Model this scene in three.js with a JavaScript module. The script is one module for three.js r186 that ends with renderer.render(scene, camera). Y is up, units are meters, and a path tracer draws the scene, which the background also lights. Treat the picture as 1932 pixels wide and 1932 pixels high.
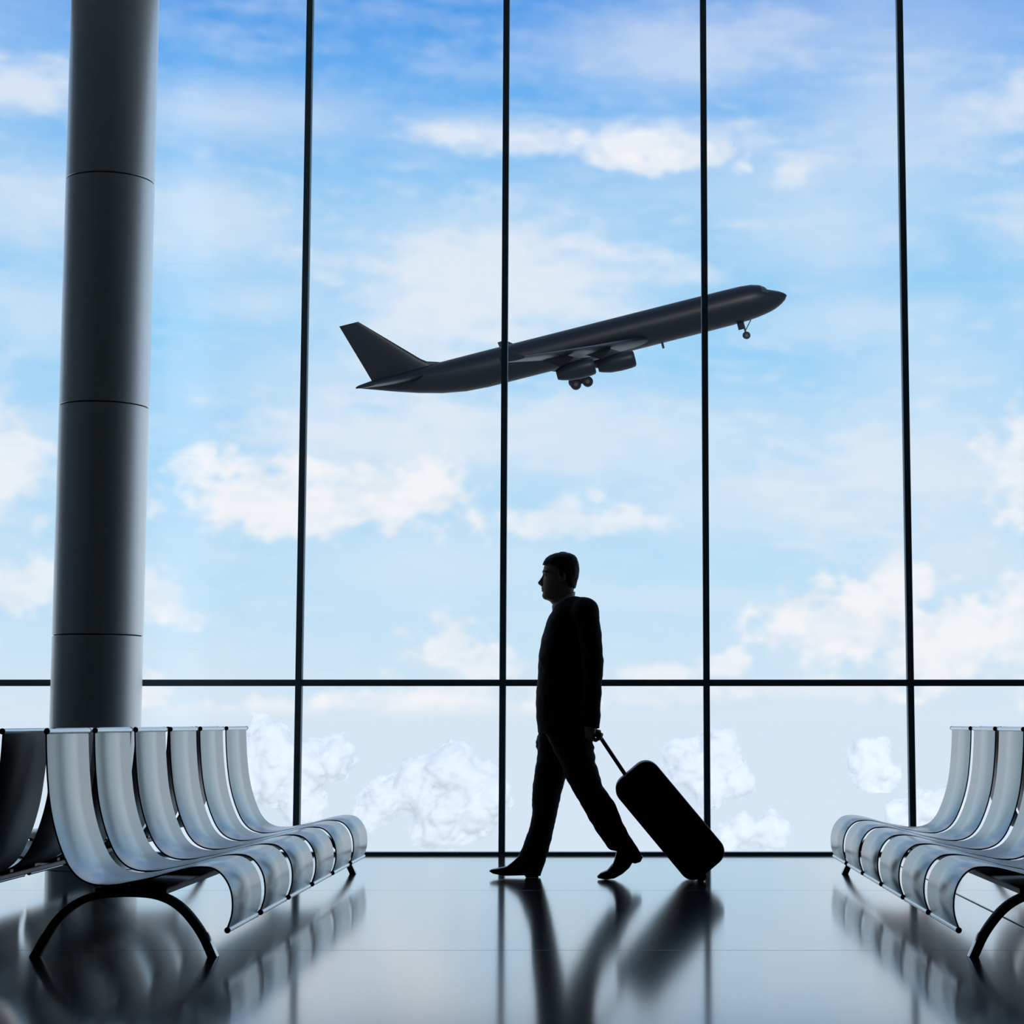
import * as THREE from 'three';
import { ImprovedNoise } from 'three/addons/math/ImprovedNoise.js';
import { RoundedBoxGeometry } from 'three/addons/geometries/RoundedBoxGeometry.js';
import { mergeGeometries, toCreasedNormals } from 'three/addons/utils/BufferGeometryUtils.js';

// ---------------------------------------------------------------- camera
const scene = new THREE.Scene();
const FOCAL = 3700;                                                    // in pixels of the 1932 frame
const camera = new THREE.PerspectiveCamera(THREE.MathUtils.radToDeg(2 * Math.atan(966 / FOCAL)), 1, 0.1, 4000);
camera.position.set(0, 0.86, 0);
camera.rotation.set(Math.atan(396 / FOCAL), 0, 0);
camera.setViewOffset(1932, 1932, -184, 0, 1932, 1932);                 // shifted lens: the hall's axis lies right of the middle
scene.add(camera);
const renderer = new THREE.WebGLRenderer();
renderer.toneMapping = THREE.LinearToneMapping;
renderer.toneMappingExposure = 1.0;
renderer.shadowMap.enabled = true;

// the sun stands high behind the hall: it whitens the clouds and reaches nothing indoors
const sun = new THREE.DirectionalLight(0xfffdfa, 2.2);
sun.position.set(300, 620, 900); sun.target.position.set(0, 0, -500);
sun.castShadow = true;
sun.shadow.mapSize.set(4096, 4096);
Object.assign(sun.shadow.camera, { left: -900, right: 900, top: 600, bottom: -600, near: 1, far: 4000 });
scene.add(sun, sun.target);

// ---------------------------------------------------------------- sky: air, veils and cumulus, the same kind of sky all round
const noise = new ImprovedNoise();
const clamp = (x, a = 0, b = 1) => Math.min(b, Math.max(a, x));
const smooth = (a, b, x) => { const t = clamp((x - a) / (b - a)); return t * t * (3 - 2 * t); };
const mix = (a, b, t) => a + (b - a) * t;
const lin = (c) => { c /= 255; return c <= 0.04045 ? c / 12.92 : ((c + 0.055) / 1.055) ** 2.4; };
const rgb = (r, g, b) => [lin(r), lin(g), lin(b)];
function fbm(x, y, z, n) {
  let s = 0, a = 0.5;
  for (let i = 0; i < n; i++) { s += a * noise.noise(x, y, z); x = x * 2.03 + 7.1; y = y * 2.03 + 3.7; z = z * 2.03 + 1.3; a *= 0.52; }
  return s;
}
const AIR = [[0, rgb(216, 233, 247)], [1.5, rgb(204, 230, 248)], [4, rgb(190, 226, 249)], [8, rgb(166, 216, 250)], [11, rgb(150, 210, 250)], [15, rgb(142, 202, 247)], [18, rgb(108, 179, 243)], [21, rgb(78, 154, 234)], [30, rgb(92, 162, 234)], [60, rgb(90, 152, 222)], [90, rgb(90, 152, 222)]];
// veils: azimuth, elevation, half width, half height (degrees), density
const VEILS = [
  [8.0, 19.6, 5.5, 1.6, 0.3], [6.5, 15.4, 6.0, 1.8, 0.32], [-8.5, 9.8, 3.5, 1.2, 0.35], [9.5, 10.2, 3.0, 1.2, 0.35],
  [-3.6, 17.0, 2.8, 0.6, 0.75], [1.6, 16.8, 3.0, 0.75, 0.75], [5.6, 15.9, 0.9, 0.6, 0.5],
  [-17.3, 17.6, 2.2, 0.75, 0.85], [-11.2, 17.3, 4.2, 0.9, 0.5], [-11.8, 14.2, 3.4, 1.6, 0.6], [-16.8, 14.4, 2.2, 1.3, 0.6], [-3.4, 12.9, 5.4, 2.3, 0.95], [-6.0, 11.0, 3.0, 1.6, 0.6],
  [2.2, 19.4, 3.8, 1.3, 0.55], [8.8, 17.3, 3.6, 1.6, 0.45], [6.4, 13.9, 2.6, 1.2, 0.4], [7.6, 11.6, 3.4, 0.8, 0.5], [-10.3, 12.0, 2.2, 0.7, 0.45], [-16.5, 11.4, 2.0, 1.1, 0.5],
  [-1.2, 8.3, 8.0, 1.5, 0.7], [8.8, 7.4, 4.6, 2.4, 0.75], [4.0, 6.6, 4.0, 1.4, 0.5], [-7.0, 8.2, 4.2, 1.3, 0.7], [-16.8, 8.3, 1.6, 0.6, 0.4], [-5.0, 4.6, 4.0, 1.0, 0.35], [2.0, 3.6, 4.0, 0.4, 0.3], [10.2, 4.6, 2.6, 1.0, 0.5],
];
// cumulus: azimuth, elevation, half width, half height, density
const CUMULUS = [
  [-2.6, 16.75, 1.3, 0.32, 0.5], [-4.6, 16.9, 0.9, 0.22, 0.4], [1.4, 16.7, 1.5, 0.42, 0.8], [3.0, 16.3, 0.9, 0.3, 0.85], [0.9, 16.15, 1.2, 0.22, 0.75], [5.5, 15.8, 0.35, 0.35, 0.4],
  [-17.4, 7.0, 1.3, 1.3, 0.8], [-16.8, 3.7, 1.6, 0.7, 0.75], [-8.3, 6.25, 4.4, 0.85, 0.85], [-11.9, 7.25, 1.0, 0.5, 0.8], [-10.4, 6.5, 1.6, 0.9, 0.7], [-6.4, 6.7, 1.9, 0.8, 0.85], [-1.6, 5.8, 2.3, 0.42, 0.7],
  [-13.0, 3.6, 1.0, 0.75, 0.7], [-12.4, 3.1, 0.7, 0.4, 0.6],
  [8.5, 3.9, 0.8, 1.0, 0.95], [7.2, 2.6, 2.3, 1.0, 0.95], [6.6, 2.9, 1.2, 0.8, 0.9], [9.6, 2.2, 1.5, 1.0, 0.9], [11.9, 2.2, 0.6, 1.3, 0.85], [3.3, 1.6, 0.7, 0.35, 0.8], [1.3, 1.35, 0.9, 0.3, 0.75],
  [-4.7, 2.1, 0.95, 0.75, 0.95], [-3.4, 1.5, 0.8, 0.6, 0.8], [-13.2, 0.7, 0.7, 0.5, 0.9], [-12.2, 0.2, 1.2, 0.3, 0.8], [-9.5, 0.1, 1.0, 0.5, 0.9], [-4.5, 0.6, 2.6, 0.6, 0.7], [-3.8, 0.2, 3.0, 0.5, 0.6], [1.6, 0.9, 2.0, 0.35, 0.4], [5.6, 0.95, 2.4, 0.3, 0.55], [-6.4, 0.5, 1.4, 0.4, 0.5],
];
const SECTOR = 30;                                                     // the cloud field comes round every 30 degrees, broken up by noise that does not
const wrap = (d) => d - SECTOR * Math.round(d / SECTOR);
{
  const W = 4096, H = 2048, data = new Float32Array(W * H * 4);
  const veilWhite = rgb(232, 240, 249), white = rgb(246, 248, 251), shade = rgb(226, 236, 246), below = rgb(216, 233, 247);
  let seed = 12345; const dither = () => (seed = (seed * 1664525 + 1013904223) >>> 0) / 4294967296;   // keeps an average over many texels exact
  for (let j = 0; j < H; j++) {
    const el = ((j + 0.5) / H - 0.5) * 180, se = Math.sin(el * Math.PI / 180), ce = Math.cos(el * Math.PI / 180);
    let k = 0; while (k < AIR.length - 2 && el > AIR[k + 1][0]) k++;
    const t = smooth(0, 1, clamp((el - AIR[k][0]) / (AIR[k + 1][0] - AIR[k][0])));
    const air = [0, 1, 2].map((c) => mix(AIR[k][1][c], AIR[k + 1][1][c], mix(t, clamp((el - AIR[k][0]) / (AIR[k + 1][0] - AIR[k][0])), 0.7)));
    const vNear = VEILS.filter((v) => Math.abs(el - v[1]) < v[3] * 2.6), cNear = CUMULUS.filter((v) => Math.abs(el - v[1]) < v[3] * 2.2 + 0.5);
    for (let i = 0; i < W; i++) {
      const o = (j * W + i) * 4;
      data[o + 3] = 1;
      if (el <= 0) { const d = (dither() - 0.5) * 0.2; data[o] = below[0] + d; data[o + 1] = below[1] + d; data[o + 2] = below[2] + d; continue; }
      const th = ((i + 0.5) / W - 0.5) * 2 * Math.PI, x = Math.cos(th) * ce, z = Math.sin(th) * ce;
      const az = Math.atan2(x, -z) * 180 / Math.PI;
      // streaks lie nearly level: stretch the noise along the horizon
      const streak = fbm(x * 14, se * 70 + x * 6, z * 14, 5), fine = fbm(x * 60, se * 150, z * 60, 4), puff = fbm(x * 26, se * 32, z * 26, 4), wisp = fbm(x * 95, se * 130, z * 95, 5);
      let veil = 0.05 + 0.6 * Math.max(0, streak + 0.05) + 0.22 * fine + 0.12 * wisp;
      if (el > 21) veil = veil * 0.8 + 1.1 * smooth(-0.25, 0.25, fbm(x * 5, se * 9, z * 5, 4)) * mix(1, 0.6, smooth(21, 60, el));
      for (const [a, e, rx, ry, d] of vNear) {
        const da = wrap(az - a) / rx, de = (el - e) / ry, r = Math.hypot(da, de) + 0.9 * streak + 0.3 * puff + 0.6 * fine + 0.25 * wisp;
        veil = Math.max(veil, 0) + d * (1 - clamp(veil)) * smooth(1.45, 0.15, r);
      }
      veil = clamp(veil) * 0.94;
      let cum = 0;
      for (const [a, e, rx, ry, d] of cNear) {
        const da = wrap(az - a) / rx, de = (el - e) / ry, r = Math.hypot(da, de < 0 ? de * 1.1 : de) + 1.5 * puff + 1.2 * wisp - 0.22;
        cum = 1 - (1 - cum) * (1 - d * smooth(1.3, 0.35, r));
      }
      const under = smooth(-0.25, 0.3, puff + 0.6 * fine);
      const low = smooth(0, 0.6, el);                                       // everything melts into one pale air at the horizon
      for (let c = 0; c < 3; c++) data[o + c] = mix(below[c], mix(mix(air[c], veilWhite[c], veil), mix(white[c], shade[c], under * 0.8), cum), low);
    }
  }
  const sky = new THREE.DataTexture(data, W, H, THREE.RGBAFormat, THREE.FloatType);
  sky.mapping = THREE.EquirectangularReflectionMapping;
  sky.magFilter = sky.minFilter = THREE.LinearFilter;
  sky.colorSpace = THREE.LinearSRGBColorSpace;
  sky.needsUpdate = true;
  scene.background = sky;
  scene.backgroundIntensity = 1.04;                                     // seen through the panes, which take a little
}

// ---------------------------------------------------------------- helpers
function std(r, g, b, roughness, metalness = 0, more = {}) {
  const m = new THREE.MeshPhysicalMaterial({ roughness, metalness, ...more });
  m.color.setRGB(r, g, b);
  return m;
}
const taken = {};
function numbered(name) { const n = taken[name] ?? 0; taken[name] = n + 1; return n ? name + '_' + String(n).padStart(3, '0') : name; }
function part(name, geometry, material, parent, label) {
  const m = new THREE.Mesh(geometry, material);
  m.name = name; m.castShadow = m.receiveShadow = true;
  if (label) m.userData.label = label;
  parent.add(m);
  return m;
}
function thing(name, label, category, [x, y, z] = [0, 0, 0], group) {
  const g = new THREE.Group();
  g.name = numbered(name); g.position.set(x, y, z);
  g.userData = { label, category };
  if (group) g.userData.group = group;
  scene.add(g);
  return g;
}
function structure(name, label, category, [x, y, z] = [0, 0, 0]) {
  const g = thing(name, label, category, [x, y, z]);
  g.userData.kind = 'structure';
  return g;
}
const box = (x0, x1, y0, y1, z0, z1) => new THREE.BoxGeometry(x1 - x0, y1 - y0, z1 - z0).translate((x0 + x1) / 2, (y0 + y1) / 2, (z0 + z1) / 2);
function rod(a, b, r, seg = 16, r2 = r) {
  const A = new THREE.Vector3(...a), B = new THREE.Vector3(...b), d = B.clone().sub(A), g = new THREE.CylinderGeometry(r2, r, d.length(), seg);
  g.applyQuaternion(new THREE.Quaternion().setFromUnitVectors(new THREE.Vector3(0, 1, 0), d.clone().normalize()));
  return g.translate((A.x + B.x) / 2, (A.y + B.y) / 2, (A.z + B.z) / 2);
}
function extrude(points, depth, bevel = 0) {                            // closed outline in x, y; along +z from 0 to depth
  const s = new THREE.Shape(points.map((p) => new THREE.Vector2(p[0], p[1])));
  const g = new THREE.ExtrudeGeometry(s, { depth: depth - 2 * bevel, bevelEnabled: bevel > 0, bevelThickness: bevel, bevelSize: bevel, bevelOffset: -bevel, bevelSegments: 2, steps: 1 });
  g.translate(0, 0, bevel);
  return toCreasedNormals(g, 0.6);
}

// ---------------------------------------------------------------- materials
const grain = (() => {                                                  // fine unevenness of a polished floor
  const n = 512, d = new Uint8Array(n * n * 4);
  for (let j = 0; j < n; j++) for (let i = 0; i < n; i++) {
    const a = i / n * 2 * Math.PI, b = j / n * 2 * Math.PI;
    const v = fbm(Math.cos(a) * 2 + 5, Math.sin(a) * 2 + Math.cos(b) * 2, Math.sin(b) * 2, 6), o = (j * n + i) * 4;
    d[o] = d[o + 1] = d[o + 2] = clamp(0.93 + v * 0.1) * 255; d[o + 3] = 255;
  }
  const t = new THREE.DataTexture(d, n, n);
  t.wrapS = t.wrapT = THREE.RepeatWrapping; t.magFilter = t.minFilter = THREE.LinearFilter; t.needsUpdate = true;
  return t;
})();
const M = {
  floor: std(0.05, 0.053, 0.057, 0.14, 0, { ior: 1.22, clearcoat: 1, clearcoatRoughness: 0.105, roughnessMap: grain }),
  joint: std(0.02, 0.022, 0.025, 0.8),
  wall: std(0.14, 0.165, 0.18, 0.8),
  ceiling: std(0.18, 0.205, 0.22, 0.8),
  mullion: std(0.11, 0.18, 0.215, 0.5),
  glass: new THREE.MeshPhysicalMaterial({ color: 0xffffff, transmission: 1, thickness: 0, roughness: 0, ior: 1.45 }),
  column: std(0.95, 0.93, 0.9, 0.5, 1, { clearcoat: 0.8, clearcoatRoughness: 0.22 }),
  columnCore: std(0.03, 0.035, 0.04, 0.7),
  steel: std(0.355, 0.39, 0.395, 0.26, 1),
  undershade: std(0.045, 0.055, 0.062, 0.4, 0.4),  // shade below and behind the seats, put into a darker colour
  rod: std(0.62, 0.68, 0.70, 0.25, 1),
  darkSteel: std(0.035, 0.042, 0.048, 0.35, 0.5),
  footGlint: std(0.72, 0.76, 0.78, 0.15, 1),  // bright metal standing in for light caught by the outer foot faces
  plane: std(0.004, 0.0065, 0.0095, 0.42, 0, { specularIntensity: 0.3 }),  // near black: the backlit silhouette is put into the paint colour
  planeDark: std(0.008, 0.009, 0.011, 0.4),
  tyre: std(0.006, 0.006, 0.007, 0.8),
  hub: std(0.05, 0.052, 0.056, 0.5),
  skin: std(0.45, 0.31, 0.22, 0.6),
  hair: std(0.006, 0.005, 0.0045, 0.7),
  suit: std(0.004, 0.0045, 0.005, 0.9),
  trousers: std(0.010, 0.013, 0.016, 0.85),
  shirt: std(0.75, 0.77, 0.78, 0.8),
  shoe: std(0.006, 0.007, 0.010, 0.35),
  caseShell: std(0.004, 0.004, 0.0045, 0.5),
  caseTrim: std(0.012, 0.012, 0.013, 0.45),
};

// ---------------------------------------------------------------- the hall
const FRONT = -12.9, LEFT = -5.6, RIGHT = 8.6, REAR = 5, TOP = 5.92;
{
  // floor of wide polished slabs with narrow joints
  const f = structure('floor', 'dark polished slab floor that mirrors the window', 'floor');
  part('subfloor', box(LEFT, RIGHT, -0.2, -0.022, FRONT - 0.1, REAR), M.joint, f);
  const xs = [LEFT, -3.5, 1.745, 6.99, RIGHT], zs = [FRONT + 0.05, -10.213, -7.559, -4.905, -2.251, 0.403, 3.057, REAR], g = 0.006;
  for (let i = 0; i < xs.length - 1; i++) for (let j = 0; j < zs.length - 1; j++) {
    const x0 = xs[i] + (i ? g : 0), x1 = xs[i + 1] - g, z0 = zs[j + 1] + g, z1 = zs[j] - g;
    const s = new RoundedBoxGeometry(x1 - x0, 0.04, z0 - z1 > 0 ? z0 - z1 - 2 * g : z1 - z0, 2, 0.004);
    const p = s.attributes.position, uv = s.attributes.uv;
    s.translate((x0 + x1) / 2, -0.02, (z0 + z1) / 2);
    for (let k = 0; k < p.count; k++) uv.setXY(k, p.getX(k) / 2.2, p.getZ(k) / 2.2);
    part('floor_slab', s, M.floor, f);
  }
  const c = structure('ceiling', 'plain dark ceiling of the hall', 'ceiling');
  part('ceiling_panel', box(LEFT - 0.25, RIGHT + 0.25, TOP, TOP + 0.3, FRONT - 0.1, REAR + 0.25), M.ceiling, c);
  const wl = structure('wall_left', 'plain grey side wall left of the window', 'wall');
  part('wall_panel', box(LEFT - 0.25, LEFT, -0.2, TOP, FRONT - 0.1, REAR + 0.25), M.wall, wl);
  const wr = structure('wall_right', 'plain grey side wall right of the window', 'wall');
  part('wall_panel', box(RIGHT, RIGHT + 0.25, -0.2, TOP, FRONT - 0.1, REAR + 0.25), M.wall, wr);
  const wb = structure('wall_rear', 'plain grey wall at the back of the hall', 'wall');
  part('wall_panel', box(LEFT, RIGHT, -0.2, TOP, REAR, REAR + 0.25), M.wall, wb);

  // the window: posts, a transom, sill and head rails and single panes
  const w = structure('window_1', 'tall glass curtain wall with thin dark posts and one low transom', 'window');
  const step = 1.3385, posts = [];
  for (let k = -2; k < 9; k++) { const x = -2.04 + step * k; if (x > LEFT + 0.05 && x < RIGHT - 0.1) posts.push(x); }
  const edges = [LEFT, ...posts, RIGHT], hw = 0.0205, zf = FRONT, zb = FRONT - 0.07;
  for (const x of posts) part('post', box(x - hw, x + hw, 0, TOP, zb, zf), M.mullion, w);
  for (let i = 0; i < edges.length - 1; i++) {
    const a = edges[i] + (i ? hw : 0), b = edges[i + 1] - (i < edges.length - 2 ? hw : 0);
    part('transom', box(a, b, 1.094, 1.136, zb + 0.004, zf - 0.004), M.mullion, w);
    part('sill_rail', box(edges[i], edges[i + 1], -0.02, 0.018, zb - 0.01, zf + 0.01), M.mullion, w);
    part('head_rail', box(a, b, TOP - 0.06, TOP, zb + 0.004, zf - 0.004), M.mullion, w);
    part('pane', box(a, b, 0.018, 1.094, FRONT - 0.041, FRONT - 0.031), M.glass, w);
    part('pane', box(a, b, 1.136, TOP - 0.06, FRONT - 0.041, FRONT - 0.031), M.glass, w);
  }
}

// ---------------------------------------------------------------- the round column
{
  const col = thing('column', 'thick round grey column clad in smooth drums behind the left bench', 'column', [-3.062, 0, -11.75]);
  const ys = [0, 1.371, 2.752, 4.146, 5.54, TOP], g = 0.0035, R = 0.2655;
  part('core', new THREE.CylinderGeometry(R - 0.012, R - 0.012, TOP, 64).translate(0, TOP / 2, 0), M.columnCore, col);
  for (let i = 0; i < ys.length - 1; i++) {
    const y0 = ys[i] + (i ? g : 0), y1 = ys[i + 1] - (i < ys.length - 2 ? g : 0), b = 0.003;
    const pr = [[R - 0.011, y0], [R - b, y0], [R, y0 + b], [R, y1 - b], [R - b, y1], [R - 0.011, y1]].map((p) => new THREE.Vector2(...p));
    part('cladding_drum', toCreasedNormals(new THREE.LatheGeometry(pr, 128), 0.5), M.column, col);
  }
}

// ---------------------------------------------------------------- benches
const catmull = (pts, n) => new THREE.CatmullRomCurve3(pts.map((p) => new THREE.Vector3(p[0], p[1], 0)), false, 'centripetal').getSpacedPoints(n).map((p) => [p.x, p.y]);
function ribbon(pts, t) {                                               // a curve thickened by t to its right-hand side
  const back = pts.map((p, i) => {
    const a = pts[Math.max(0, i - 1)], b = pts[Math.min(pts.length - 1, i + 1)], dx = b[0] - a[0], dy = b[1] - a[1], l = Math.hypot(dx, dy);
    return [p[0] + dy / l * t, p[1] - dx / l * t];
  });
  return [...pts, ...back.reverse()];
}
const PROFILE = [[-2.091, 0.825], [-2.087, 0.738], [-2.079, 0.641], [-2.066, 0.544], [-2.045, 0.457], [-2.019, 0.385], [-1.989, 0.327], [-1.953, 0.289], [-1.909, 0.269], [-1.86, 0.264], [-1.812, 0.267], [-1.763, 0.276], [-1.691, 0.291], [-1.618, 0.311], [-1.555, 0.326], [-1.507, 0.331], [-1.463, 0.326], [-1.433, 0.308], [-1.409, 0.279], [-1.392, 0.241], [-1.385, 0.195], [-1.387, 0.155], [-1.395, 0.124], [-1.405, 0.098]];
const ARCH = [[-2.131, 0.0], [-2.097, 0.065], [-2.051, 0.139], [-1.994, 0.194], [-1.937, 0.225], [-1.879, 0.240], [-1.811, 0.246], [-1.738, 0.246], [-1.675, 0.239], [-1.616, 0.218], [-1.567, 0.184], [-1.527, 0.141], [-1.487, 0.084], [-1.446, 0.0]];
const NEAR = -7.335, PITCH = 0.6865, SEAT = 0.585;
function makeBench(label, mirror, x0, archShift = 0) {                  // local x = 0 under the lip of the seat
  const S = mirror ? -1 : 1, fix = (p) => [S * (p[0] + 1.404), p[1]], ordered = (a) => (mirror ? [...a].reverse() : a);
  const b = thing('bench', label, 'bench', [x0, 0, NEAR], 'curved metal waiting benches');
  const curve = catmull(PROFILE, 90), sheet = extrude(ordered(ribbon(curve, 0.003).map(fix)), SEAT, 0.0007);
  const under = ribbon(curve, 0.003).slice(curve.length).reverse(), coat = extrude(ordered(ribbon(under, 0.0038).map(fix)), SEAT, 0.0008);  // second sheet added behind the steel to carry the painted shade

  const topRod = rod([0, 0, 0], [0, 0, SEAT], 0.0105, 20), cap = rod([0, 0, 0], [0, 0, 0.004], 0.0115, 20);
  const L = 5 * PITCH + SEAT, [tx, ty] = fix(PROFILE[0]), [bx, by] = fix(PROFILE.at(-1));
  for (let k = 0; k < 6; k++) {
    const z = -k * PITCH - SEAT;
    const seat = part('seat', sheet, M.steel, b); seat.position.z = z;
    part('undershade', coat, M.undershade, seat, 'added sheet with the shade under the seat put into its colour');
    for (const [x, y, n] of [[tx, ty, 'top_rod'], [bx, by, 'lip_rod']]) {
      const r = part(n, topRod, M.rod, seat); r.position.set(x, y, 0);
      for (const zz of [-0.003, SEAT - 0.001]) { const c = part('rod_cap', cap, M.darkSteel, seat); c.position.set(x, y, zz); }
    }
    for (const zz of [0.12, SEAT - 0.12]) part('bracket', box(...(mirror ? [-(-1.8 + 1.404), -(-1.9 + 1.404)] : [-1.9 + 1.404, -1.8 + 1.404]), 0.244, 0.2605, z + zz - 0.02, z + zz + 0.02), M.darkSteel, b);
  }
  const [a0, a1] = [fix([-1.905, 0]), fix([-1.64, 0])].map((p) => p[0]).sort((p, q) => p - q);
  part('beam', new RoundedBoxGeometry(a1 - a0, 0.024, L - 0.06, 2, 0.006).translate((a0 + a1) / 2, 0.236, -L / 2), M.darkSteel, b);
  const arch = catmull(ARCH, 48), T = 0.029;
  const bar = extrude(ordered(ribbon(arch, T).map(fix)), 0.05, 0.003).translate(S * archShift, 0, 0);
  for (const z of [-0.05, -L]) {
    const leg = part('arched_leg', bar, M.darkSteel, b); leg.position.z = z;
    for (const end of [0, 1]) {                                         // added bright strips: light on the outer leg faces put into colour
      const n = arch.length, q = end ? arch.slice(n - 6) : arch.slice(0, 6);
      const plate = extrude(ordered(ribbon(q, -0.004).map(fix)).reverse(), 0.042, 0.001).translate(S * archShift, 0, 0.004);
      part('foot_glint', plate, M.footGlint, leg, 'added bright strip standing in for light on the foot');
    }
  }
  return b;
}
makeBench('silver metal bench in front of the column, six curved seats facing the walking man', false, -1.404);
makeBench('metal bench at the left edge, back to back with its neighbour, facing away', true, -2.944, 0.07);
makeBench('silver metal bench on the right side, curved seats facing the suitcase', true, 1.283);
makeBench('metal bench at the right edge, glimpsed through the seat gaps of its neighbour', false, 2.823, 0.07);

// ---------------------------------------------------------------- implicit surfaces (for the person)
function surfaceNets(f, lo, hi, h) {
  const n = [0, 1, 2].map((k) => Math.ceil((hi[k] - lo[k]) / h) + 2), [nx, ny, nz] = n, v = new Float32Array(nx * ny * nz), at = (i, j, k) => (k * ny + j) * nx + i;
  for (let k = 0; k < nz; k++) for (let j = 0; j < ny; j++) for (let i = 0; i < nx; i++) v[at(i, j, k)] = f(lo[0] + i * h, lo[1] + j * h, lo[2] + k * h);
  const id = new Int32Array(nx * ny * nz).fill(-1), pos = [], idx = [];
  for (let k = 0; k < nz - 1; k++) for (let j = 0; j < ny - 1; j++) for (let i = 0; i < nx - 1; i++) {
    let m = 0, x = 0, y = 0, z = 0;
    const e = (a, b) => {
      const [ai, aj, ak] = a, [bi, bj, bk] = b, p = v[at(i + ai, j + aj, k + ak)], q = v[at(i + bi, j + bj, k + bk)];
      if ((p < 0) !== (q < 0)) { const t = p / (p - q); x += ai + t * (bi - ai); y += aj + t * (bj - aj); z += ak + t * (bk - ak); m++; }
    };
    for (const s of [0, 1]) for (const t of [0, 1]) { e([0, s, t], [1, s, t]); e([s, 0, t], [s, 1, t]); e([s, t, 0], [s, t, 1]); }
    if (m) { id[at(i, j, k)] = pos.length / 3; pos.push(lo[0] + (i + x / m) * h, lo[1] + (j + y / m) * h, lo[2] + (k + z / m) * h); }
  }
  const quad = (a, b, c, d, flip) => (flip ? idx.push(a, c, b, a, d, c) : idx.push(a, b, c, a, c, d));
  for (let k = 1; k < nz - 1; k++) for (let j = 1; j < ny - 1; j++) for (let i = 1; i < nx - 1; i++) {
    const p = v[at(i, j, k)] < 0;
    if (p !== v[at(i + 1, j, k)] < 0) quad(id[at(i, j - 1, k - 1)], id[at(i, j, k - 1)], id[at(i, j, k)], id[at(i, j - 1, k)], !p);
    if (p !== v[at(i, j + 1, k)] < 0) quad(id[at(i - 1, j, k - 1)], id[at(i - 1, j, k)], id[at(i, j, k)], id[at(i, j, k - 1)], !p);
    if (p !== v[at(i, j, k + 1)] < 0) quad(id[at(i - 1, j - 1, k)], id[at(i, j - 1, k)], id[at(i, j, k)], id[at(i - 1, j, k)], !p);
  }
  const nor = new Float32Array(pos.length), d = h * 0.6;
  for (let i = 0; i < pos.length; i += 3) {
    const [x, y, z] = [pos[i], pos[i + 1], pos[i + 2]], g = [f(x + d, y, z) - f(x - d, y, z), f(x, y + d, z) - f(x, y - d, z), f(x, y, z + d) - f(x, y, z - d)], l = Math.hypot(...g) || 1;
    nor[i] = g[0] / l; nor[i + 1] = g[1] / l; nor[i + 2] = g[2] / l;
  }
  const g = new THREE.BufferGeometry();
  g.setAttribute('position', new THREE.Float32BufferAttribute(pos, 3)); g.setAttribute('normal', new THREE.BufferAttribute(nor, 3)); g.setIndex(idx);
  return g;
}
const smin = (a, b, k) => { const h = clamp(0.5 + 0.5 * (b - a) / k); return mix(b, a, h) - k * h * (1 - h); };
function along(table, y) {                                              // table of [y, ...values], y falling
  if (y >= table[0][0]) return table[0];
  for (let i = 1; i < table.length; i++) if (y >= table[i][0]) { const a = table[i - 1], b = table[i], t = (a[0] - y) / (a[0] - b[0]); return a.map((v, k) => mix(v, b[k], t)); }
  return table.at(-1);
}
function column(table, n = 2.2) {                                       // [y, front x, back x, half width, middle z]
  const top = table[0][0], bottom = table.at(-1)[0];
  return (x, y, z) => {
    const [, a, b, w, c] = along(table, y), r = (b - a) / 2, u = Math.abs(x - (a + b) / 2) / r, v = Math.abs(z - c) / w;
    return Math.max(((u ** n + v ** n) ** (1 / n) - 1) * Math.min(r, w), y - top, bottom - y);
  };
}
function limb(pts) {                                                    // tapered capsules through [x, y, z, r]
  return (x, y, z) => {
    let d = 1e3;
    for (let i = 0; i < pts.length - 1; i++) {
      const [ax, ay, az, ar] = pts[i], [bx, by, bz, br] = pts[i + 1], dx = bx - ax, dy = by - ay, dz = bz - az;
      const t = clamp(((x - ax) * dx + (y - ay) * dy + (z - az) * dz) / (dx * dx + dy * dy + dz * dz));
      d = smin(d, Math.hypot(x - ax - t * dx, y - ay - t * dy, z - az - t * dz) - mix(ar, br, t), 0.006);
    }
    return d;
  };
}
const ball = (cx, cy, cz, a, b, c) => (x, y, z) => (Math.hypot((x - cx) / a, (y - cy) / b, (z - cz) / c) - 1) * Math.min(a, b, c);
function outline(poly) {                                                // signed distance to a closed outline in x, y
  return (x, y) => {
    let d = 1e9, s = 1;
    for (let i = 0, j = poly.length - 1; i < poly.length; j = i++) {
      const [ax, ay] = poly[i], [bx, by] = poly[j], ex = bx - ax, ey = by - ay, wx = x - ax, wy = y - ay, t = clamp((wx * ex + wy * ey) / (ex * ex + ey * ey));
      d = Math.min(d, (wx - ex * t) ** 2 + (wy - ey * t) ** 2);
      if ((ay > y) !== (by > y) && x < ex * (y - ay) / ey + ax) s = -s;
    }
    return s * Math.sqrt(d);
  };
}

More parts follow.
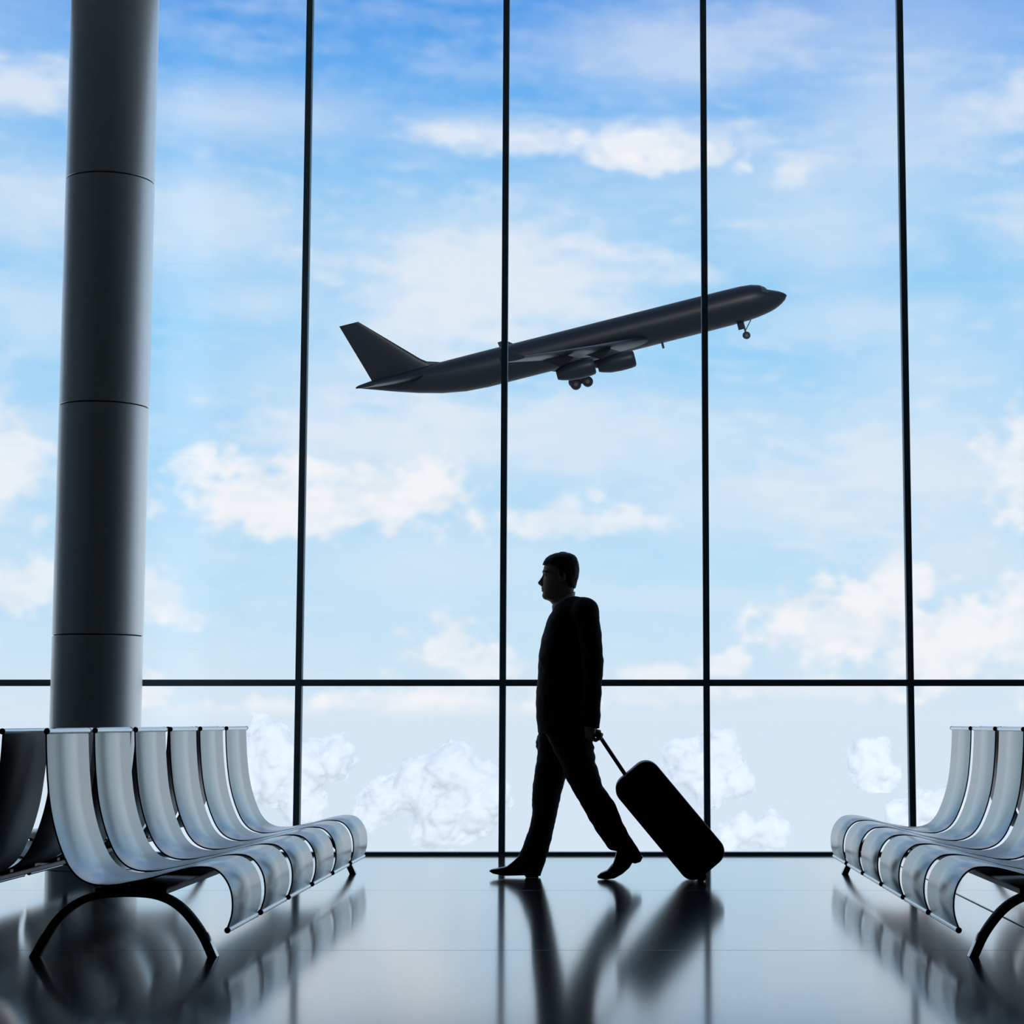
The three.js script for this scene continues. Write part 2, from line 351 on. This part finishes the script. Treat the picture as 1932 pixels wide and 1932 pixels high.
// ---------------------------------------------------------------- the walking man (faces -x; his left side is towards the camera)
{
  const man = thing('person', 'man in a dark suit striding left and pulling a suitcase behind him', 'person', [-0.2, 0, -11.0]);
  const HEAD = [[1.8035, -0.074, -0.05, 0.011, 0], [1.802, -0.088, -0.036, 0.021, 0], [1.799, -0.1, -0.026, 0.031, 0], [1.795, -0.112, -0.017, 0.041, 0], [1.789, -0.127, -0.005, 0.052, 0], [1.774, -0.146, 0.006, 0.064, 0], [1.753, -0.161, 0.016, 0.072, 0], [1.723, -0.170, 0.020, 0.077, 0], [1.693, -0.174, 0.020, 0.078, 0], [1.678, -0.168, 0.018, 0.077, 0], [1.658, -0.172, 0.014, 0.075, 0], [1.634, -0.175, 0.008, 0.072, 0], [1.61, -0.176, 0.002, 0.068, 0], [1.586, -0.175, -0.002, 0.063, 0], [1.562, -0.172, -0.004, 0.058, 0], [1.545, -0.160, -0.004, 0.056, 0], [1.533, -0.136, -0.004, 0.057, 0], [1.515, -0.120, -0.002, 0.058, 0], [1.47, -0.112, 0.01, 0.062, 0]];
  const skull = column(HEAD, 2.15);
  const nose = limb([[-0.166, 1.682, 0, 0.008], [-0.179, 1.652, 0, 0.010], [-0.190, 1.637, 0, 0.0105], [-0.176, 1.627, 0, 0.013]]);
  const nostrils = (x, y, z) => Math.min(ball(-0.178, 1.631, 0.012, 0.012, 0.009, 0.008)(x, y, z), ball(-0.178, 1.631, -0.012, 0.012, 0.009, 0.008)(x, y, z));
  const lips = ball(-0.172, 1.606, 0, 0.012, 0.007, 0.026), lip2 = ball(-0.171, 1.593, 0, 0.0115, 0.007, 0.022), chin = ball(-0.155, 1.562, 0, 0.021, 0.018, 0.026);
  const brow = (x, y, z) => ball(-0.157, 1.699, Math.abs(z) < 1 ? Math.sign(z) * 0.03 : 0, 0.02, 0.009, 0.032)(x, y, z);
  const socket = (x, y, z) => ball(-0.176, 1.680, Math.sign(z) * 0.033, 0.016, 0.012, 0.02)(x, y, z);
  const eye = (x, y, z) => ball(-0.152, 1.679, Math.sign(z) * 0.033, 0.0125, 0.0105, 0.0135)(x, y, z);
  const ear = (x, y, z) => {
    const s = Math.sign(z) || 1, o = ball(-0.062, 1.668, s * 0.076, 0.019, 0.033, 0.011)(x, y, z), i = ball(-0.066, 1.67, s * 0.088, 0.011, 0.022, 0.009)(x, y, z);
    return Math.max(o, -i);
  };
  const face = (x, y, z) => {
    let d = smin(skull(x, y, z), nose(x, y, z), 0.008);
    d = smin(d, nostrils(x, y, z), 0.006); d = smin(d, chin(x, y, z), 0.012); d = smin(d, brow(x, y, z), 0.01);
    d = -smin(-d, socket(x, y, z), 0.008);
    d = smin(d, lips(x, y, z), 0.004); d = smin(d, lip2(x, y, z), 0.004); d = Math.min(d, eye(x, y, z));
    return smin(d, ear(x, y, z), 0.006);
  };
  // left hand closed on the handle bar; right hand hanging, slightly curled
  const grip = [[0.094, 0.86, 0.2, 0.029], [0.092, 0.835, 0.2, 0.027]];
  const palm = (x, y, z) => {                                           // rounded block from wrist to knuckles
    const q = [Math.abs(x - 0.094) - 0.014, Math.abs(y - 0.803) - 0.022, Math.abs(z - 0.2) - 0.028];
    return Math.hypot(...q.map((c) => Math.max(c, 0))) + Math.min(Math.max(...q), 0) - 0.015;
  };
  const fist = [0.232, 0.211, 0.19, 0.169].map((z, i) => { const k = [0.9, 1, 1.04, 1][i], r = [0.0085, 0.0095, 0.0098, 0.0095][i]; return limb([[0.085, 0.79, z, r + 0.001], [0.094, 0.774 - 0.004 * k, z, r + 0.001], [0.124, 0.765 - 0.004 * k, z, r], [0.150, 0.772, z, r * 0.95], [0.158, 0.792, z, r * 0.85]]); });
  const thumb = limb([[0.084, 0.826, 0.172, 0.013], [0.098, 0.822, 0.158, 0.0115], [0.122, 0.812, 0.156, 0.0105], [0.145, 0.808, 0.166, 0.009]]);
  const leftHand = (x, y, z) => { let d = smin(limb(grip)(x, y, z), palm(x, y, z), 0.02); let g = 1e3; for (const q of fist) g = Math.min(g, q(x, y, z)); d = smin(d, g, 0.005); return smin(d, thumb(x, y, z), 0.007); };
  const palm2 = limb([[-0.146, 0.86, -0.205, 0.027], [-0.158, 0.82, -0.208, 0.03], [-0.172, 0.782, -0.208, 0.031]]);
  const hang = [0, 1, 2, 3].map((i) => { const o = (i - 1.5) * 0.017, l = [0.9, 1.03, 1, 0.8][i]; return limb([[-0.176 + o, 0.778, -0.214, 0.0095], [-0.186 + o * 0.9, 0.778 - 0.036 * l, -0.205, 0.009], [-0.188 + o * 0.8, 0.778 - 0.062 * l, -0.192, 0.0085], [-0.183 + o * 0.75, 0.778 - 0.082 * l, -0.178, 0.0075]]); });
  const thumb2 = limb([[-0.165, 0.815, -0.19, 0.012], [-0.192, 0.79, -0.178, 0.0105], [-0.199, 0.758, -0.17, 0.0095]]);
  const rightHand = (x, y, z) => { let d = palm2(x, y, z), g = 1e3; for (const q of hang) g = Math.min(g, q(x, y, z)); return smin(smin(d, g, 0.006), thumb2(x, y, z), 0.007); };
  // inner body under the clothes
  const trunk = column([[1.5, -0.10, 0.01, 0.06, 0], [1.46, -0.11, 0.06, 0.14, 0], [1.38, -0.14, 0.085, 0.155, 0], [1.2, -0.165, 0.09, 0.14, 0], [1.05, -0.165, 0.09, 0.13, 0], [0.9, -0.16, 0.1, 0.145, 0], [0.78, -0.15, 0.1, 0.14, 0]]);
  const limbs = [
    limb([[0.06, 1.46, 0.17, 0.05], [0.10, 1.183, 0.225, 0.038], [0.094, 0.85, 0.2, 0.026]]),
    limb([[0.0, 1.46, -0.17, 0.05], [-0.055, 1.16, -0.225, 0.038], [-0.146, 0.85, -0.205, 0.025]]),
    limb([[-0.03, 0.82, 0.075, 0.075], [0.09, 0.47, 0.078, 0.05], [0.285, 0.15, 0.075, 0.033], [0.275, 0.11, 0.075, 0.03], [0.2, 0.035, 0.075, 0.022]]),
    limb([[-0.07, 0.82, -0.075, 0.075], [-0.15, 0.45, -0.078, 0.05], [-0.22, 0.1, -0.075, 0.034], [-0.25, 0.05, -0.075, 0.03], [-0.38, 0.033, -0.075, 0.018]]),
  ];
  const body = (x, y, z) => { let d = trunk(x, y, z); for (const l of limbs) d = smin(d, l(x, y, z), 0.02); return d; };
  const skin = mergeGeometries([
    (surfaceNets(body, [-0.48, -0.02, -0.32], [0.4, 1.52, 0.32], 0.012)),
    (surfaceNets(face, [-0.22, 1.475, -0.11], [0.05, 1.82, 0.11], 0.0032)),
    (surfaceNets(leftHand, [0.03, 0.74, 0.13], [0.18, 0.9, 0.26], 0.0028)),
    (surfaceNets(rightHand, [-0.25, 0.66, -0.25], [-0.1, 0.9, -0.14], 0.0028)),
  ]);
  part('body', skin, M.skin, man, 'face and hands');
  // short dark hair
  const strands = (x, y, z) => 0.0016 * noise.noise(x * 160, y * 60, z * 160) + 0.003 * noise.noise(x * 40 + 9, y * 30, z * 40);
  const hairline = (x) => (x < -0.135 ? 1.737 : x < -0.085 ? mix(1.737, 1.715, (x + 0.135) / 0.05) : x < -0.075 ? mix(1.715, 1.655, (x + 0.085) / 0.01) : x < -0.05 ? 1.668 : mix(1.655, 1.588, clamp((x + 0.05) / 0.04)));
  const crown = ball(-0.064, 1.70, 0, 0.128, 0.1125, 0.1);
  const hair = (x, y, z) => Math.max(skull(x, y - 0.004, z) - 0.0075 - strands(x, y, z), (hairline(x) + 0.003 * noise.noise(x * 90, z * 90, 3) - y) * 0.7, -(skull(x, y, z) + 0.003), crown(x, y, z));
  part('hair', surfaceNets(hair, [-0.2, 1.56, -0.1], [0.05, 1.83, 0.1], 0.0035), M.hair, man, 'short black hair');
  // jacket
  const fold = (x, y, z) => 0.004 * noise.noise(x * 9, y * 16, z * 9) + 0.0022 * noise.noise(x * 22 + 4, y * 34, z * 22);
  const coat = column([[1.545, -0.06, 0.035, 0.085, 0], [1.53, -0.09, 0.05, 0.105, 0], [1.495, -0.116, 0.08, 0.165, 0], [1.449, -0.142, 0.10, 0.19, 0], [1.38, -0.165, 0.112, 0.195, 0], [1.303, -0.184, 0.118, 0.19, 0], [1.211, -0.198, 0.122, 0.182, 0], [1.15, -0.199, 0.122, 0.176, 0], [1.097, -0.202, 0.122, 0.174, 0], [1.028, -0.209, 0.124, 0.176, 0], [0.952, -0.211, 0.128, 0.182, 0], [0.876, -0.207, 0.130, 0.187, 0], [0.823, -0.201, 0.130, 0.188, 0], [0.795, -0.195, 0.128, 0.188, 0]], 2.35);
  const sleeveL = limb([[0.066, 1.468, 0.185, 0.076], [0.094, 1.32, 0.222, 0.062], [0.108, 1.19, 0.235, 0.059], [0.104, 1.02, 0.222, 0.052], [0.0985, 0.80, 0.2, 0.047]]);
  const sleeveR = limb([[0.02, 1.462, -0.185, 0.074], [-0.025, 1.3, -0.225, 0.06], [-0.05, 1.17, -0.235, 0.057], [-0.1, 1.0, -0.225, 0.05], [-0.152, 0.83, -0.205, 0.045]]);
  const yoke = limb([[0.0, 1.515, 0.05, 0.042], [0.045, 1.495, 0.15, 0.05]]);
  const collarHole = limb([[-0.074, 1.492, 0, 0.08], [-0.095, 1.62, 0, 0.1]]);
  const jacket = (x, y, z) => {
    let d = smin(coat(x, y, z), Math.max(sleeveL(x, y, z), 0.826 + 0.12 * (0.1 - x) - y), 0.018);
    d = smin(d, Math.max(sleeveR(x, y, z), 0.842 - y), 0.018);
    d = smin(d, yoke(x, y, Math.abs(z)), 0.02);
    return -smin(-(d - fold(x, y, z)), collarHole(x, y, z), 0.006);
  };
  part('jacket', surfaceNets(jacket, [-0.24, 0.77, -0.31], [0.2, 1.57, 0.31], 0.008), M.suit, man, 'black suit jacket');
  // shirt collar: a tilted band round the neck
  const band = [], nb = 64;
  for (let i = 0; i <= nb; i++) for (const [r, h] of [[0.0655, -0.02], [0.068, 0.018], [0.0665, 0.022], [0.064, 0.018], [0.0615, -0.02]]) {
    const a = i / nb * 2 * Math.PI, cx = Math.cos(a), sz = Math.sin(a);
    band.push(-0.058 + r * 0.96 * cx, 1.527 + 0.036 * cx + h * (1 + 0.15 * cx), r * sz);
  }
  const bi = [];
  for (let i = 0; i < nb; i++) for (let j = 0; j < 4; j++) { const a = i * 5 + j, b = a + 5; bi.push(a, a + 1, b, b, a + 1, b + 1); }
  const bg = new THREE.BufferGeometry(); bg.setAttribute('position', new THREE.Float32BufferAttribute(band, 3)); bg.setIndex(bi); bg.computeVertexNormals();
  part('shirt_collar', bg, M.shirt, man, 'pale shirt collar');
  // trousers
  const rearLeg = column([[0.87, -0.17, 0.105, 0.09, 0.08], [0.796, -0.155, 0.106, 0.092, 0.08], [0.746, -0.13, 0.108, 0.092, 0.08], [0.72, -0.115, 0.118, 0.092, 0.08], [0.701, -0.108, 0.112, 0.092, 0.08], [0.664, -0.088, 0.125, 0.09, 0.08], [0.641, -0.075, 0.119, 0.09, 0.08], [0.614, -0.063, 0.134, 0.088, 0.08], [0.554, -0.044, 0.15, 0.084, 0.08], [0.509, -0.016, 0.159, 0.08, 0.08], [0.471, 0.004, 0.188, 0.077, 0.08], [0.441, 0.021, 0.209, 0.075, 0.08], [0.403, 0.044, 0.237, 0.074, 0.078], [0.328, 0.086, 0.264, 0.072, 0.077], [0.238, 0.141, 0.309, 0.068, 0.076], [0.171, 0.192, 0.355, 0.064, 0.075], [0.150, 0.215, 0.368, 0.062, 0.075], [0.11, 0.225, 0.388, 0.06, 0.075]], 2.3);
  const foreLeg = column([[0.87, -0.193, 0.07, 0.09, -0.08], [0.796, -0.195, 0.06, 0.092, -0.08], [0.727, -0.201, 0.02, 0.092, -0.08], [0.622, -0.212, -0.02, 0.088, -0.08], [0.554, -0.222, -0.044, 0.084, -0.08], [0.501, -0.23, -0.058, 0.08, -0.08], [0.456, -0.233, -0.07, 0.077, -0.08], [0.403, -0.235, -0.082, 0.074, -0.079], [0.373, -0.231, -0.089, 0.073, -0.078], [0.335, -0.235, -0.097, 0.072, -0.077], [0.298, -0.241, -0.105, 0.07, -0.077], [0.231, -0.261, -0.119, 0.068, -0.076], [0.156, -0.29, -0.137, 0.066, -0.075], [0.103, -0.316, -0.152, 0.064, -0.075], [0.058, -0.334, -0.168, 0.062, -0.075], [0.0, -0.345, -0.187, 0.06, -0.075]], 2.3);
  const crease = (x, y, z) => 0.003 * noise.noise(x * 10, y * 20, z * 10) + 0.0025 * noise.noise(x * 24 + 4, y * 42 + x * 20, z * 24);
  const trousers = (x, y, z) => Math.min(Math.max(smin(rearLeg(x, y, z), 1e3, 0.01), 0.162 - 0.2 * (x - 0.2) - y), Math.max(foreLeg(x, y, z), 0.088 - 0.58 * (x + 0.335) - y)) - crease(x, y, z);
  part('trousers', surfaceNets(trousers, [-0.38, -0.02, -0.2], [0.42, 0.9, 0.2], 0.0075), M.trousers, man, 'dark grey trousers');
  // shoes
  const F = outline([[-0.474, 0.034], [-0.458, 0.044], [-0.426, 0.049], [-0.372, 0.06], [-0.335, 0.089], [-0.298, 0.125], [-0.205, 0.125], [-0.195, 0.052], [-0.194, 0.001], [-0.266, 0.001], [-0.272, 0.012], [-0.379, 0.010], [-0.448, 0.021]]);
  const B = outline([[0.384, 0.122], [0.37, 0.096], [0.339, 0.086], [0.326, 0.092], [0.309, 0.064], [0.271, 0.031], [0.226, 0.007], [0.18, 0.001], [0.135, 0.007], [0.131, 0.018], [0.15, 0.035], [0.188, 0.05], [0.215, 0.076], [0.228, 0.111], [0.24, 0.158], [0.352, 0.158]]);
  const shoe = (o, zc, w) => (x, y, z) => { const r = 0.008, d = o(x, y) + r, e = Math.abs(z - zc) - w(x) + r; return Math.min(Math.max(d, e), 0) + Math.hypot(Math.max(d, 0), Math.max(e, 0)) - r; };
  const width = (t) => 0.046 * Math.sqrt(clamp(t * 5.5, 0.02, 1)) - 0.010 * smooth(0.35, 0.75, t);
  part('shoe', surfaceNets(shoe(F, -0.075, (x) => width((x + 0.476) / 0.3)), [-0.5, -0.02, -0.15], [-0.16, 0.15, 0.0], 0.004), M.shoe, man, 'black leather shoe, heel on the floor');
  part('shoe', surfaceNets(shoe(B, 0.075, (x) => width((x - 0.128) / 0.27)), [0.1, -0.02, 0.0], [0.41, 0.18, 0.15], 0.004), M.shoe, man, 'black leather shoe, heel lifted');
}

// ---------------------------------------------------------------- the suitcase
{
  const s = thing('suitcase', 'black hard suitcase tilted on its wheels behind the man', 'suitcase', [0.328, 0, -10.9]);
  const W = 0.275, LEN = 0.687, D = 0.32, r = 0.078, cx = 0, cy = 0.3285, tilt = THREE.MathUtils.degToRad(40);
  const place = (g) => g.rotateZ(tilt).translate(cx, cy, 0);
  const rr = (w, h, q) => { const p = []; for (const [sx, sy, a0] of [[1, -1, -90], [1, 1, 0], [-1, 1, 90], [-1, -1, 180]]) for (let i = 0; i <= 12; i++) { const a = (a0 + i * 7.5) * Math.PI / 180; p.push([sx * (w / 2 - q) + q * Math.cos(a), sy * (h / 2 - q) + q * Math.sin(a)]); } return p; };
  const half = () => extrude(rr(W, LEN, r), D / 2 - 0.004, 0.012);
  part('shell_half', place(half().translate(0, 0, 0.004)), M.caseShell, s);
  part('shell_half', place(half().rotateY(Math.PI).translate(0, 0, -0.004)), M.caseShell, s);
  part('zip_band', place(extrude(rr(W - 0.012, LEN - 0.012, r - 0.006), 0.02).translate(0, 0, -0.01)), M.caseTrim, s);
  for (const z of [-0.11, 0.11]) {
    const wx = -W / 2 + 0.055, wy = -LEN / 2 + 0.012;
    const g = new THREE.CylinderGeometry(0.024, 0.024, 0.022, 24).rotateX(Math.PI / 2).rotateZ(0).translate(wx + 0.02, wy - 0.012, z);
    part('wheel', place(g), M.tyre, s);
  }
  // telescopic handle: two poles and a cross bar, in world axes from the case's top to the hand
  const q0 = [-0.238, 0.566], q1 = [-0.388, 0.79];
  const ext = [q0[0] + (q0[0] - q1[0]) * 0.25, q0[1] + (q0[1] - q1[1]) * 0.25];
  for (const z of [-0.03, 0.075]) part('pole', rod([ext[0], ext[1], z - 0.02], [q1[0], q1[1], z], 0.0108, 16), M.caseTrim, s);
  part('grip', rod([q1[0], q1[1], -0.055], [q1[0], q1[1], 0.145], 0.0135, 20), M.caseShell, s);
  part('grip_end', new THREE.SphereGeometry(0.02, 24, 16).scale(1, 1, 0.7).translate(q1[0], q1[1], 0.148), M.caseShell, s);
}

// ---------------------------------------------------------------- the climbing airliner
{
  const PITCHUP = THREE.MathUtils.degToRad(14.3), ROLL = THREE.MathUtils.degToRad(12.5);
  const jet = thing('airliner', 'four-engined airliner, backlit shade put into its colour, climbing to the right outside the window', 'airplane', [18.83, 46.0, -205]);
  jet.rotation.set(ROLL, 0, PITCHUP, 'ZYX');
  // fuselage: rings of [distance behind nose, bottom, top, half width]
  const rings = [[0, -0.06, 0.06, 0.05], [0.25, -0.42, 0.32, 0.36], [0.7, -0.75, 0.6, 0.7], [1.3, -1.05, 0.86, 1.05], [1.9, -1.25, 1.12, 1.3], [2.1, -1.3, 1.4, 1.36], [2.7, -1.42, 1.78, 1.55], [3.5, -1.54, 2.0, 1.72], [4.6, -1.64, 2.1, 1.84], [6.5, -1.7, 2.12, 1.9], [10, -1.72, 2.12, 1.92], [33, -1.76, 2.08, 1.92], [35.5, -1.62, 2.06, 1.86], [38, -1.2, 2.04, 1.68], [40.5, -0.55, 2.0, 1.38], [43, 0.25, 1.96, 0.98], [45, 0.95, 1.9, 0.6], [46.3, 1.4, 1.76, 0.28], [46.7, 1.5, 1.64, 0.1]];
  const N = 40, pos = [], idx = [];
  for (const [s, b, t, w] of rings) for (let i = 0; i < N; i++) { const a = i / N * 2 * Math.PI; pos.push(-s, (b + t) / 2 + (t - b) / 2 * Math.sin(a), w * Math.cos(a)); }
  for (let k = 0; k < rings.length - 1; k++) for (let i = 0; i < N; i++) { const a = k * N + i, b = k * N + (i + 1) % N; idx.push(a, b, a + N, b, b + N, a + N); }
  const fg = new THREE.BufferGeometry(); fg.setAttribute('position', new THREE.Float32BufferAttribute(pos, 3)); fg.setIndex(idx); fg.computeVertexNormals();
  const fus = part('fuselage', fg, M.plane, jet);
  // aerofoil surfaces between stations [x of leading edge, chord, y, z, thickness]
  function aerofoil(stations, upright = false) {
    const n = 14, p = [], ix = [];
    const prof = []; for (let i = 0; i <= n; i++) { const c = (1 - Math.cos(i / n * Math.PI)) / 2; prof.push([c, 1]); } for (let i = n - 1; i > 0; i--) { const c = (1 - Math.cos(i / n * Math.PI)) / 2; prof.push([c, -1]); }
    for (const [x, ch, y, z, th] of stations) for (const [c, sgn] of prof) { const t = th * ch * 5 * (0.2969 * Math.sqrt(c) - 0.126 * c - 0.3516 * c * c + 0.2843 * c ** 3 - 0.1036 * c ** 4) * sgn; p.push(x - c * ch, upright ? y : y + t, upright ? z + t : z); }
    const m = prof.length;
    for (let k = 0; k < stations.length - 1; k++) for (let i = 0; i < m; i++) { const a = k * m + i, b = k * m + (i + 1) % m; ix.push(a, a + m, b, b, a + m, b + m); }
    for (const [k, f] of [[0, 1], [stations.length - 1, 0]]) for (let i = 1; i < m - 1; i++) f ? ix.push(k * m, k * m + i, k * m + i + 1) : ix.push(k * m, k * m + i + 1, k * m + i);
    const g = new THREE.BufferGeometry(); g.setAttribute('position', new THREE.Float32BufferAttribute(p, 3)); g.setIndex(ix);
    return toCreasedNormals(g, 0.6);
  }
  for (const s of [1, -1]) {
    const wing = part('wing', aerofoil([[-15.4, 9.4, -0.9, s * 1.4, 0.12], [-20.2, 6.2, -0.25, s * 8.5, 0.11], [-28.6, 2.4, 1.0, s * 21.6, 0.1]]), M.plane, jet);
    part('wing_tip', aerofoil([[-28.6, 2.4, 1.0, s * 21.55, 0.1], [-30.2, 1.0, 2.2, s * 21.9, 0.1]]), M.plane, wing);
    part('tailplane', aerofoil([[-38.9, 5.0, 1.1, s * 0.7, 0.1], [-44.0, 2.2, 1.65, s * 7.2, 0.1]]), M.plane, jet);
    for (const [x, y, z] of [[-17.7, -2.25, 7.0], [-22.1, -1.75, 12.6]]) {
      const pr = [[0.70, 0], [0.86, 0.12], [0.93, 0.6], [0.95, 1.6], [0.86, 2.7], [0.66, 3.5], [0.5, 3.9]].map(([r, l]) => new THREE.Vector2(r, -l));
      const inner = [[0.5, 3.9], [0.45, 3.0], [0.55, 1.2], [0.70, 0]].map(([r, l]) => new THREE.Vector2(r, -l));
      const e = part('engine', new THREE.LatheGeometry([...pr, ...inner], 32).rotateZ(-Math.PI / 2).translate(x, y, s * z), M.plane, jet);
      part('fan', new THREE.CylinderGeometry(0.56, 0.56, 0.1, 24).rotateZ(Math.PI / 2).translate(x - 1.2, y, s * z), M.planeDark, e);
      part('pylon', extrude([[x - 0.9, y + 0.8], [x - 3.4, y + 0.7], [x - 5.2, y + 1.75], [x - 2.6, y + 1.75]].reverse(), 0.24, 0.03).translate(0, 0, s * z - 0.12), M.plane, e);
    }
    // main gear: strut, bogie, four wheels on each side
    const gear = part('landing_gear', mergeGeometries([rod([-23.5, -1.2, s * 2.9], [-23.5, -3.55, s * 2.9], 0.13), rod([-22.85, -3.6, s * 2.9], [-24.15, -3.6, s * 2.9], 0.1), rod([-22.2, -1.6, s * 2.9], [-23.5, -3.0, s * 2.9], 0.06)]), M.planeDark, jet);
    for (const dx of [-0.64, 0.64]) for (const dz of [-0.42, 0.42]) {
      part('wheel', new THREE.TorusGeometry(0.36, 0.2, 14, 32).translate(-23.5 + dx, -3.6, s * 2.9 + dz), M.tyre, gear);
      part('hub', new THREE.CylinderGeometry(0.3, 0.3, 0.26, 24).rotateX(Math.PI / 2).translate(-23.5 + dx, -3.6, s * 2.9 + dz), M.hub, gear);
    }
  }
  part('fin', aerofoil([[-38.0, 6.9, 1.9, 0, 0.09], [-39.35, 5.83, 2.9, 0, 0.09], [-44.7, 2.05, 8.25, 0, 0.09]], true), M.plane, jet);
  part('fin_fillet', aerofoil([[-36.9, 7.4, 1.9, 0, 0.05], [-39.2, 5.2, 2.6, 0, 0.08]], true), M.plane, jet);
  const ng = part('nose_gear', mergeGeometries([rod([-5.2, -1.5, 0], [-5.15, -3.1, 0], 0.1), rod([-4.3, -1.6, 0], [-5.15, -2.6, 0], 0.05), rod([-5.15, -3.1, -0.35], [-5.15, -3.1, 0.35], 0.06)]), M.planeDark, jet);
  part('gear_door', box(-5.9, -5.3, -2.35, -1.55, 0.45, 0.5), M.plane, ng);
  for (const z of [-0.24, 0.24]) part('wheel', new THREE.TorusGeometry(0.25, 0.15, 14, 28).translate(-5.15, -3.1, z), M.tyre, ng);
  for (const z of [-0.24, 0.24]) part('hub', new THREE.CylinderGeometry(0.2, 0.2, 0.2, 20).rotateX(Math.PI / 2).translate(-5.15, -3.1, z), M.hub, ng);
  for (const a of [-14.2]) part('antenna', box(a, a + 0.25, -2.3, -1.6, -0.03, 0.03), M.planeDark, fus);
  // dark windscreen panes that follow the brow
  const skinAt = (d, a, lift) => {
    let k = 0; while (k < rings.length - 2 && d > rings[k + 1][0]) k++;
    const t = (d - rings[k][0]) / (rings[k + 1][0] - rings[k][0]), [, b, u, w] = rings[k].map((v, c) => mix(v, rings[k + 1][c], t));
    return [-d + lift * 0.4, (b + u) / 2 + ((u - b) / 2 + lift) * Math.sin(a), (w + lift) * Math.cos(a)];
  };
  for (const s of [0, 1]) for (let k = 0; k < 3; k++) {
    const a0 = (86 - k * 19) * Math.PI / 180, a1 = (70 - k * 19) * Math.PI / 180, p = [], ix = [], n = 4;
    for (let i = 0; i <= n; i++) for (let j = 0; j <= n; j++) { const a = mix(a0, a1, j / n); p.push(...skinAt(mix(1.98, 2.62, i / n), s ? Math.PI - a : a, 0.025)); }
    for (let i = 0; i < n; i++) for (let j = 0; j < n; j++) { const a = i * (n + 1) + j, b = a + n + 1; s ? ix.push(a, a + 1, b, b, a + 1, b + 1) : ix.push(a, b, a + 1, b, b + 1, a + 1); }
    const g = new THREE.BufferGeometry(); g.setAttribute('position', new THREE.Float32BufferAttribute(p, 3)); g.setIndex(ix); g.computeVertexNormals();
    part('windscreen_pane', g, M.planeDark, fus);
  }
}

// ---------------------------------------------------------------- low clouds beyond the window, below eye level
{
  const puffs = std(0.98, 0.98, 0.98, 1, 0, { transparent: true, opacity: 0.2, specularIntensity: 0 });
  const D = 1500, at = (az, el) => [D * Math.tan(az * Math.PI / 180), 0.86 + D * Math.tan(el * Math.PI / 180) / Math.cos(az * Math.PI / 180), -D];
  function cloud(label, balls) {                                        // balls: azimuth, elevation, radius in degrees
    const P = balls.map(([a, e, r]) => [...at(a, e), D * Math.tan(r * Math.PI / 180)]);
    const lo = [0, 1, 2].map((k) => Math.min(...P.map((q) => q[k] - q[3] * 1.6))), hi = [0, 1, 2].map((k) => Math.max(...P.map((q) => q[k] + q[3] * 1.6)));
    const base = [(lo[0] + hi[0]) / 2, lo[1], -D], c = part(numbered('cloud'), new THREE.BufferGeometry(), puffs, scene);
    c.position.set(...base); c.userData = { label, category: 'cloud', group: 'low clouds beyond the window' };
    const f = (x, y, z) => {
      let d = 1e4;
      for (const [cx, cy, cz, r] of P) d = smin(d, Math.hypot(x - cx, y - cy, (z - cz) / 0.8) - r, r * 0.5);
      return d + 17 * fbm(x / 21, y / 21, z / 21, 5);
    };
    const shells = [5.5, 4.2, 3, 1.8, 0.5, -1.5, -4].map((o) => surfaceNets((x, y, z) => f(x, y, z) - o, lo, hi, 2.2));
    c.geometry = mergeGeometries(shells.filter((q) => q.index.count)).translate(-base[0], -base[1], -base[2]);
  }
  cloud('white cloud low behind the left bench, beside the first free window post', [[-9.9, -0.5, 0.5], [-9.5, -1.4, 0.7], [-8.7, -1.3, 0.6], [-7.9, -1.1, 0.5], [-8.9, -2.2, 0.6], [-10.2, -1.6, 0.5]]);
  cloud('wide pale cloud low between the bench and the walking man', [[-4.6, -1.5, 0.7], [-5.6, -1.9, 0.6], [-3.8, -2.2, 0.8], [-6.6, -2.4, 0.5], [-4.9, -2.8, 0.7]]);
  cloud('white cloud low behind the suitcase', [[2.2, -1.3, 0.5], [3.2, -0.9, 0.5], [2.9, -1.8, 0.5], [3.6, -1.7, 0.4]]);
  cloud('small white cloud just above the sill right of the suitcase', [[3.9, -3.1, 0.35], [4.6, -3.2, 0.35], [3.3, -3.3, 0.3]]);
  cloud('small round white cloud right of the suitcase', [[7.5, -1.1, 0.42], [7.7, -1.5, 0.35]]);
  cloud('white cloud low beside the rightmost window post', [[9.1, -2.5, 0.45], [8.5, -2.8, 0.4], [9.8, -2.4, 0.45]]);
}
renderer.render(scene, camera);
